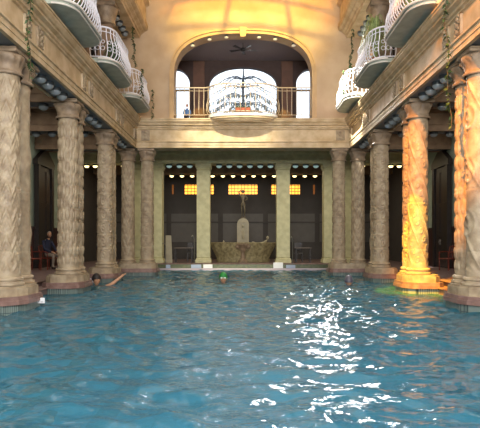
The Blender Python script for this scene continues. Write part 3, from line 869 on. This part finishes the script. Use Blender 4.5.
m.add([(x,.1,z) for x,z in hp]+[(x,.5,z) for x,z in hp],[tuple(range(n)),tuple(range(2*n-1,n-1,-1))]+[(i,i+1,n+i+1,n+i) for i in range(n-1)])
hp2 = arch_pts(.20,.95,1.85,.22,14,2)
fr = frame_strip(arch_pts(.25,.9,1.87,.25,18,2), arch_pts(.2,.9,1.87,.2,18,2), .04, .1); m.add(fr.v, fr.f)
m.ball((0,.08,1.45),.08,.05,.3)
m.ball((0,.06,1.85),.07,.06,.08)
m.build('stele', MARBLE, t, True)

# ---------------------------------------------------------------- figures by skin modifier
def skin_mesh(name, nodes, edges, extra=None, sub=1):
    """nodes: name -> (pos, radius); first is the root"""
    keys = list(nodes); me = bpy.data.meshes.new(name)
    me.from_pydata([nodes[k][0] for k in keys], [(keys.index(a), keys.index(b)) for a,b in edges], [])
    o = bpy.data.objects.new(name, me); C.objects.link(o)
    mod = o.modifiers.new('skin','SKIN'); mod.use_smooth_shade = True
    if not me.skin_vertices: 
        bm = bmesh.new(); bm.from_mesh(me); bm.verts.layers.skin.verify(); bm.to_mesh(me); bm.free()
    for i,k in enumerate(keys):
        r = nodes[k][1]; me.skin_vertices[0].data[i].radius = r if isinstance(r, tuple) else (r,r)
        me.skin_vertices[0].data[i].use_root = (i == 0)
    sm = o.modifiers.new('sub','SUBSURF'); sm.levels = sub; sm.render_levels = sub
    dg = bpy.context.evaluated_depsgraph_get(); dg.update()
    ev = o.evaluated_get(dg); tmp = ev.to_mesh()
    vs = [tuple(v.co) for v in tmp.vertices]; fs = [tuple(p.vertices) for p in tmp.polygons]
    ev.to_mesh_clear(); bpy.data.objects.remove(o); bpy.data.meshes.remove(me)
    return vs, fs
def head_into(m, c, r, face, mi, mi_eye=None):
    """head with brow, nose, ears, mouth looking along face (unit xy)"""
    f = Vector((face[0],face[1],0)).normalized(); sd = Vector((-f.y,f.x,0)); c = Vector(c)
    n0 = len(m.v)
    tmp = M(); tmp.ball((0,0,0), r*.95, r*.78, r*1.18, 20, 14)
    # local: x forward, y side
    vs = []
    for x,y,z in tmp.v:
        k = 1-.22*max(0,-z/r)*(1 if x<0 else .6); x2 = x*k + (.06*r if z<-.2*r and x>0 else 0); y2 = y*(1-.25*max(0,-z/r))
        vs.append((x2,y2,z))
    tmp.v = vs
    tmp.ball((r*.95,0,-.10*r), .16*r,.12*r,.24*r,8,6)
    tmp.ball((r*.84,0,-.52*r), .10*r,.24*r,.06*r,8,6)
    tmp.ball((r*.80,0,.22*r), .12*r,.5*r,.10*r,10,6)
    for q in (-1,1): tmp.ball((0,q*r*.80,-.05*r), .16*r,.08*r,.26*r,8,6)
    for (x,y,z) in tmp.v: m.v.append(tuple(c + f*x + sd*y + Vector((0,0,z))))
    m.f += [tuple(n0+i for i in ff) for ff in tmp.f]; m.mi += [mi]*len(tmp.f)
    if mi_eye is not None:
        for q in (-1,1):
            e = c + f*(r*.86) + sd*(q*r*.32) + Vector((0,0,.06*r)); m.ball(tuple(e), .09*r,.09*r,.07*r,8,6,mi=mi_eye)
def hair_cap(c, r, face, back=.12, zlo=.15, full=False):
    f = Vector((face[0],face[1],0)).normalized(); m = M()
    tmp = M().ball((0,0,0), r*1.03, r*.87, r*1.26, 20, 10, z0=zlo)
    m.f = list(tmp.f); m.mi = list(tmp.mi); sd = Vector((-f.y,f.x,0)); c = Vector(c)
    m.v = [tuple(c + f*(x-back*r - (.35*r if (z < (.05 if full else .5)*r and x > 0) else 0)) + sd*y + Vector((0,0,z))) for x,y,z in tmp.v]
    return m
def hand_nodes(N, E, wrist, d, side, tag_, curl):
    """five tapering fingers rooted in the palm"""
    w = Vector(N[wrist][0]); d = Vector(d).normalized(); side = Vector(side).normalized(); dn_ = Vector(curl).normalized()
    pk = tag_+'palm'; N[pk] = (tuple(w+d*.07), (.022,.034)); E.append((wrist,pk))
    for i,(o_,l) in enumerate(((-.030,.065),(-.010,.078),(.010,.074),(.030,.058))):
        b = w+d*.10+side*o_; a1 = b+d*l*.5+dn_*.008; a2 = b+d*l*.85+dn_*.03
        for nm,p,r in (('a',b,.009),('b',a1,.008),('c',a2,.0065)): N[tag_+nm+str(i)] = (tuple(p),r)
        E += [(pk,tag_+'a'+str(i)),(tag_+'a'+str(i),tag_+'b'+str(i)),(tag_+'b'+str(i),tag_+'c'+str(i))]
    b = w+d*.035-side*.035; N[tag_+'t1'] = (tuple(b),.010); N[tag_+'t2'] = (tuple(b+d*.035-side*.02),.008)
    E += [(wrist,tag_+'t1'),(tag_+'t1',tag_+'t2')]
def seated_person(loc, rz, scale, label, mats=(NAVY,KHAKI,SKIN,SHOE,HAIR)):
    """local: faces +x, seat height .45"""
    N = {'pel':((0,0,.55),(.15,.12)),'sp':((-.05,0,.75),(.14,.11)),'ch':((-.03,0,.95),(.16,.12)),'nk0':((.01,0,1.09),.07),'nk':((.04,0,1.17),.052)}
    E = [('pel','sp'),('sp','ch'),('ch','nk0'),('nk0','nk')]
    for q,k in ((1,'l'),(-1,'r')):
        N['hip'+k] = ((.06,q*.10,.54),.09); N['kn'+k] = ((.47,q*.13,.52),.062); N['an'+k] = ((.42,q*.13,.10),.042); N['to'+k] = ((.60,q*.15,.045),.036); N['he'+k]=((.38,q*.13,.05),.036)
        E += [('pel','hip'+k),('hip'+k,'kn'+k),('kn'+k,'an'+k),('an'+k,'to'+k),('an'+k,'he'+k)]
        N['sh'+k] = ((-.02,q*.19,1.03),.062); N['el'+k] = ((.10,q*.24,.76),.045); N['wr'+k] = ((.33,q*.12,.66),.028)
        E += [('ch','sh'+k),('sh'+k,'el'+k),('el'+k,'wr'+k)]
        hand_nodes(N,E,'wr'+k,(1,-q*.25,-.25),(0,q,0),k,(0,0,-1))
    vs, fs = skin_mesh('b', N, E)
    m = M(); 
    def reg(c):
        x,y,z = c
        if z < .10 : return 3
        if x > .345 and z > .57: return 2
        if z > 1.12: return 2
        if z > .60 and not (x > .2 and z < .60): return 0
        return 1
    for f in fs:
        c = [sum(vs[i][q] for i in f)/len(f) for q in range(3)]
        m.mi.append(reg(c))
    m.v = list(vs); m.f = list(fs)
    head_into(m, (.075,0,1.30), .098, (1,-.25), 2, 3)
    t = m.build('person', list(mats), None, True, angle=80); t.location = loc; t.rotation_euler = (0,0,rz); t.scale = (scale,)*3
    tag(t, label, 'person')
    hair_cap((.075,0,1.30), .098, (1,-.25)).build('hair', mats[4], t, True)
    return t
def chair(loc, rz, label):
    """local faces +x"""
    t = empty('armchair', loc, rz, label, 'chair')
    M().cham(-.24,.24,-.25,.25,.40,.445,.015).build('seat', CHAIRW, t)
    for x,y in ((.21,.22),(.21,-.22)): M().tube([(x,y,0),(x+.01,y,.3),(x,y,.64)],.018,8).build('leg', CHAIRW, t, True)
    for y in (.22,-.22): M().tube([(-.25,y,0),(-.22,y,.4),(-.24,y,.6),(-.29,y,.86)],.018,8).build('leg', CHAIRW, t, True)
    m = M().tube([(-.285,-.22,.85),(-.32,-.1,.87),(-.325,0,.88),(-.32,.1,.87),(-.285,.22,.85)],.022,8)
    for y in (-.13,-.045,.045,.13): m.tube([(-.225,y,.44),(-.25,y,.6),(-.315,y,.87)],.010,6)
    m.build('backrest', CHAIRW, t, True)
    for y in (.235,-.235): M().tube([(-.26,y,.66),(-.05,y*1.08,.67),(.15,y*1.06,.66),(.23,y,.63)],.020,8).build('armrest', CHAIRW, t, True)
    return t
ang = -.55
PX, PY = -7.2, 20.0
chair((PX,PY,.28), ang, 'reddish wooden armchair under the seated person in the left aisle')
seated_person((PX-.03*cs(ang),PY-.03*sn(ang),.28), ang, 1.0, 'grey haired person in a navy top and khaki trousers sitting in the left aisle')
chair((-7.55,19.3,.28), -.5, 'empty reddish wooden armchair beside the seated person')
chair((7.38,19.4,.28), PI+.4, 'reddish wooden armchair behind the nearest right column pair')
# child at the gallery rail
stool = empty('stool', (-2.25,21.75,6.0), 0, 'small dark stool behind the left part of the end balcony railing', 'stool')
M().lathe([(.13,.24),(.14,.26),(.13,.28)],seg=16).build('seat', DWOOD, stool)
for k in range(3): M().tube([(.09*cs(k*2.1),.09*sn(k*2.1),.24),(.13*cs(k*2.1),.13*sn(k*2.1),0)],.012,6).build('leg', DWOOD, stool)
seated_person((-2.25,21.75,6.0), -PI/2, .6, 'small child in blue sitting behind the end balcony railing at left', (mat('blue_cloth','#4a6fa8',.8),NAVY,SKIN,SHOE,DHAIR))

# swimmers
def swimmer(loc, face, cap, label, arms, capname='swim_cap', suit=None):
    N = {'ch':((0,0,-.16),(.13,.10)),'nk':((0,0,.0),.055),'nk2':((0,0,.06),.05),'sp':((0,.12,-.42),(.13,.10))}
    E = [('ch','nk'),('nk','nk2'),('ch','sp')]
    for q,k in ((1,'l'),(-1,'r')):
        N['sh'+k] = ((q*.17,0,-.02),.06); E.append(('ch','sh'+k))
        el, wr = arms[0 if q>0 else 1]; N['el'+k] = (el,.042); N['wr'+k] = (wr,.028); E += [('sh'+k,'el'+k),('el'+k,'wr'+k)]
        d = Vector(wr)-Vector(el); hand_nodes(N,E,'wr'+k,d,(d.y,-d.x,0.001),k,(0,0,-1))
    vs, fs = skin_mesh('s', N, E); m = M(); m.v = list(vs); m.f = list(fs); m.mi = [0]*len(fs)
    hc = (0,-.01,.155); head_into(m, hc, .098, face, 0, 1)
    t = m.build('swimmer', [SKIN, BLACKP], None, True, loc, 80); t.scale = (1.45,)*3; tag(t, label, 'person')
    hair_cap(hc, .108, face, .0, -.15, True).build(capname, cap, t, True)
    return t, hc
s1, hc = swimmer((-.62,17.0,-.06), (0,-1), GCAP, 'swimmer in a green cap mid pool facing the camera', (((.30,-.10,-.06),(.34,-.36,-.09)),((-.30,-.10,-.06),(-.34,-.36,-.09))))
for q in (-1,1):
    m = M().ball((q*.036,-.105,.165),.026,.014,.019,10,6); m.build('goggle', mat('goggle_lens','#cfe4d8',.15), s1, True)
s2, _ = swimmer((3.25,16.6,-.13), (.1,1), GRCAP, 'swimmer in a grey cap seen from behind by the bright reflection', (((.22,.25,-.12),(.12,.5,-.12)),((-.22,.25,-.12),(-.12,.5,-.12))))
s3, _ = swimmer((-4.42,16.3,-.06), (.6,-.6), DHAIR, 'dark haired swimmer raising an arm near the left pool edge', (((.34,-.12,.06),(.50,-.05,.20)),((-.30,-.12,-.05),(-.36,-.3,.02))), 'hair')

# statues: bronze standing, marble reclining
def statue(nodes, edges, name, mt, loc, label, headc, r, face, base=None):
    vs, fs = skin_mesh(name, nodes, edges); m = M(); m.v = list(vs); m.f = list(fs); m.mi = [0]*len(fs)
    head_into(m, headc, r, face, 0)
    if base: m.lathe(base, seg=20)
    o = m.build(name, mt, None, True, loc, 70); tag(o, label, 'statue'); return o
N = {'pel':((0,0,.75),(.105,.08)),'sp':((.02,0,.93),(.085,.07)),'ch':((0,0,1.1),(.11,.08)),'nk':((0,0,1.25),.04),'nk2':((0,0,1.29),.04),
 'hl':((.07,0,.70),.07),'kl':((.10,-.05,.40),.048),'al':((.07,.02,.08),.03),'tl':((.09,-.08,.04),.025),
 'hr':((-.07,0,.70),.07),'kr':((-.06,0,.40),.048),'ar':((-.04,.03,.08),.03),'tr':((-.05,-.08,.04),.025),
 'sl':((.14,0,1.18),.045),'el':((.24,-.03,1.02),.032),'wl':((.10,-.10,.92),.024),
 'sr':((-.14,0,1.18),.045),'er':((-.22,-.02,1.38),.032),'wr':((-.06,-.04,1.52),.024)}
E = [('pel','sp'),('sp','ch'),('ch','nk'),('nk','nk2'),('pel','hl'),('hl','kl'),('kl','al'),('al','tl'),('pel','hr'),('hr','kr'),('kr','ar'),('ar','tr'),('ch','sl'),('sl','el'),('el','wl'),('ch','sr'),('sr','er'),('er','wr')]
statue(N,E,'statue',BRONZE,(0,28.5,2.55),'standing nude bronze figure on top of the fountain stele',(0,-.01,1.40),.095,(0,-1),[(.17,-.02),(.17,.03),(.12,.04)])
N = {'pel':((0,0,.12),(.11,.09)),'sp':((.16,0,.17),(.09,.08)),'ch':((.30,0,.27),(.11,.085)),'nk':((.40,0,.37),.04),'nk2':((.42,0,.41),.038),
 'h1':((-.06,.05,.12),.08),'k1':((-.34,.03,.28),.055),'a1':((-.52,.02,.06),.035),'f1':((-.62,0,.04),.028),
 'h2':((-.06,-.06,.11),.08),'k2':((-.42,-.08,.10),.055),'a2':((-.76,-.08,.06),.035),'f2':((-.86,-.08,.06),.028),
 's1':((.32,.13,.31),.045),'e1':((.46,.15,.12),.034),'w1':((.52,.0,.06),.026),'s2':((.32,-.13,.31),.045),'e2':((.12,-.2,.24),.034),'w2':((-.08,-.16,.24),.026)}
E = [('pel','sp'),('sp','ch'),('ch','nk'),('nk','nk2'),('pel','h1'),('h1','k1'),('k1','a1'),('a1','f1'),('pel','h2'),('h2','k2'),('k2','a2'),('a2','f2'),('ch','s1'),('s1','e1'),('e1','w1'),('ch','s2'),('s2','e2'),('e2','w2')]
statue(N,E,'statue',MARBLE,(.85,28.35,1.02),'pale reclining figure on the right rim of the fountain',(.44,-.01,.50),.085,(0,-1))
m = M(); 
N2 = {k:((v[0][0]*-.6,v[0][1]*.6,v[0][2]*.6), tuple(q*.6 for q in v[1]) if isinstance(v[1],tuple) else v[1]*.6) for k,v in N.items()}
statue(N2,E,'statue',MARBLE,(-.75,28.3,1.02),'small crouching child figure on the left rim of the fountain',(-.264,-.006,.30),.055,(0,-1))

# ================================================================ POOLSIDE FURNITURE AT THE END
def table(loc, w, label):
    t = empty('table', loc, 0, label, 'table')
    M().cham(-w/2,w/2,-.3,.3,.70,.74,.01).build('table_top', TABLET, t)
    for x in (-w/2+.06,w/2-.06):
        for y in (-.25,.25): M().box(x-.02,x+.02,y-.02,y+.02,0,.70).build('leg', DWOOD, t)
    return t
table((-2.95,27.0,.28), .95, 'low dim table left of the fountain behind the colonnade')
table((3.0,27.0,.28), .8, 'low dim table right of the fountain behind the colonnade')
def dchair(loc, rz, label):
    t = empty('chair', loc, rz, label, 'chair')
    M().cham(-.2,.2,-.2,.2,.42,.46,.01).build('seat', DWOOD, t); M().cham(-.2,-.16,-.2,.2,.55,1.0,.01).build('backrest', DWOOD, t)
    for x in (-.18,.18):
        for y in (-.18,.18): M().box(x-.015,x+.015,y-.015,y+.015,0,.43 if x>0 else .98).build('leg', DWOOD, t)
dchair((-2.65,27.7,.28), -PI/2, 'dark chair behind the low table left of the fountain')
dchair((2.85,27.7,.28), -PI/2, 'dark chair behind the low table right of the fountain')
def post(x, y, h, label):
    t = empty('handrail', (x,y,.305), 0, label, 'handrail')
    M().tube([(0,0,0),(0,0,h*.85),(-.02,-.03,h*.95),(-.06,-.10,h),(-.10,-.18,h*.96)],.02,8).build('rail', METAL, t, True)
    M().lathe([(.05,0),(.05,.015)],seg=14).build('flange', METAL, t)
post(-3.62,25.2,.95,'thin steel handrail at the pool end beside the left corner columns')
post(-2.28,25.2,1.3,'thin tall steel handrail just left of the pillar left of the fountain')
post(2.32,25.2,1.25,'thin steel handrail just right of the pillar right of the fountain')
# folded white sign by the left corner
t = empty('folding_sign', (-3.72,26.9,.28), .3, 'pale folding sign standing by the left corner of the end colonnade', 'sign')
for q in (-1,1):
    M().add([(-.18,q*.16-.01,0),(.18,q*.16-.01,0),(.14,q*.02-.01,1.35),(-.14,q*.02-.01,1.35),(-.18,q*.16+.01,0),(.18,q*.16+.01,0),(.14,q*.02+.01,1.35),(-.14,q*.02+.01,1.35)],
     [(0,1,2,3),(7,6,5,4),(0,4,5,1),(1,5,6,2),(2,6,7,3),(3,7,4,0)]).build('board', MARBLE if q<0 else TABLET, t)
# starting blocks / enamel depth plates
def plate(name, x, y, z, w, h, d, mt, label):
    t = M().cham(-w/2,w/2,-d/2,d/2,0,h,.008).build(name, mt, None, False, (x,y,z)); tag(t, label, 'depth marker'); return t
plate('depth_plate', -1.62,24.92,.088,.42,.18,.12, PLATE, 'white marker block at the foot of the pillar left of the fountain')
plate('depth_plate', -2.16,24.92,.088,.46,.17,.12, PLATEB, 'bluish marker block left of the white one at the pool end')
plate('depth_plate', 1.62,24.92,.088,.44,.27,.12, PLATE, 'white marker block at the foot of the pillar right of the fountain')
plate('depth_plate', 2.2,24.92,.088,.42,.15,.12, PLATEB, 'bluish marker block right of the white one at the pool end')
plate('depth_plate', -3.45,24.92,.088,.2,.16,.12, PLATEB, 'small bluish marker block at the left corner of the pool end')
def num_plate(x, y, z, rz, label, w=.26, h=.15):
    t = empty('number_plate', (x,y,z), rz, label, 'sign')
    M().cham(-w/2,w/2,-.012,.0,0,h,.004).build('plate', PLATE, t)
    m = M(); q = .5*h
    m.box(-w*.30,-w*.22,-.014,-.012,h*.2,h*.8)        # a dark bar numeral and strokes
    m.box(-w*.05,w*.3,-.014,-.012,h*.22,h*.30)
    m.build('marking', BLACKP, t)
num_plate(-4.02, 10.75, .08, 0, 'white number plate on the pool side of the nearest left plinth', .15, .11)
num_plate(-4.72, 16.97, .02, 0, 'small white plate on the front of the third left plinth', .24, .13)

# ================================================================ LIGHT
w = bpy.data.worlds.new('world'); bpy.context.scene.world = w; w.use_nodes = True
bg = w.node_tree.nodes['Background']; bg.inputs[0].default_value = (.86,.93,1.0,1); bg.inputs[1].default_value = 1.2
def spot(name, loc, tgt, energy, col, size_deg, blend=.15, rad=.05):
    l = bpy.data.lights.new(name, 'SPOT'); l.energy = energy; l.color = col; l.spot_size = math.radians(size_deg); l.spot_blend = blend; l.shadow_soft_size = rad
    o = bpy.data.objects.new(name, l); C.objects.link(o); o.location = loc
    o.rotation_euler = (Vector(tgt)-Vector(loc)).to_track_quat('-Z','Y').to_euler(); return o
spot('sunbeam_wall', (.8,8,17), (.3,20.7,11.0), 15000, (1,.70,.13), 30, .9, .16)
spot('sunbeam_column_low', (-2.2,5.0,14), (4.4,13.9,.62), 34000, (1,.55,.0), 7.4, .1)
spot('sunbeam_column_high', (-2.2,3.4,14.2), (4.45,11.6,4.1), 24000, (1,.34,.0), 20, .4)
spot('sunbeam_balcony', (-3.0,13.0,14), (3.5,18.3,6.95), 55000, (1,.96,.9), 12, .7)
spot('sunbeam_end', (-.5,11,15), (-.6,20.6,6.0), 10000, (1,.93,.7), 20, .9)
def area(name, loc, sx, sy, energy, col, rot=(0,0,0)):
    l = bpy.data.lights.new(name, 'AREA'); l.shape = 'RECTANGLE'; l.size = sx; l.size_y = sy; l.energy = energy; l.color = col
    o = bpy.data.objects.new(name, l); C.objects.link(o); o.location = loc; o.rotation_euler = rot; return o

# unseen spots added inside the hall to make the glints on the water
spot('sun_glint_far', (3.4,20.0,6.6), (2.2,12.0,0), 900, (1,.97,.93), 70, .5, .5)
spot('sun_glint', (3.15,16.6,7.4), (1.2,7.0,0), 420, (1,.97,.93), 70, .5, .75)
spot('sky_glint', (-1.1,16.5,10.0), (-.6,6.0,0), 90, (.75,.8,1), 60, .5, .5)  # added bluish spot for the sparkles on the near water
area('window_light', (0,YB+.15,5.6), 8.4, 5.6, 1400, (1,.97,.93), (PI/2,0,0))  # added fill behind the camera for column and pillar fronts; no opening here
for y in (22.9, 27.6): area('lamp_glow', (0,y,4.95), 13, 1.2, 70, (1,.86,.62))  # added warm fill to lift the dark far end, besides the bowl lamps
for s in (-1,1):
    for y in (12.2, 15.9, 19.3): area('aisle_glow', (s*6.4,y,5.5), 2.6, 1.8, 15, (1,.9,.75))  # added fill to lift the dark aisles; the bowl lamps there are unlit
cam = bpy.data.cameras.new('camera'); co_ = bpy.data.objects.new('camera', cam); C.objects.link(co_)
co_.location = (0,0,1.3); co_.rotation_euler = (PI/2,0,0); cam.lens = 40.5; cam.sensor_width = 36; cam.sensor_fit = 'HORIZONTAL'
cam.shift_x = -3/480; cam.shift_y = 28/480; cam.clip_end = 200
sc_ = bpy.context.scene; sc_.camera = co_
sc_.view_settings.view_transform = 'Standard'; sc_.view_settings.look = 'None'; sc_.view_settings.gamma = 1
sc_.view_settings.use_curve_mapping = False; sc_.view_settings.exposure = 1.0
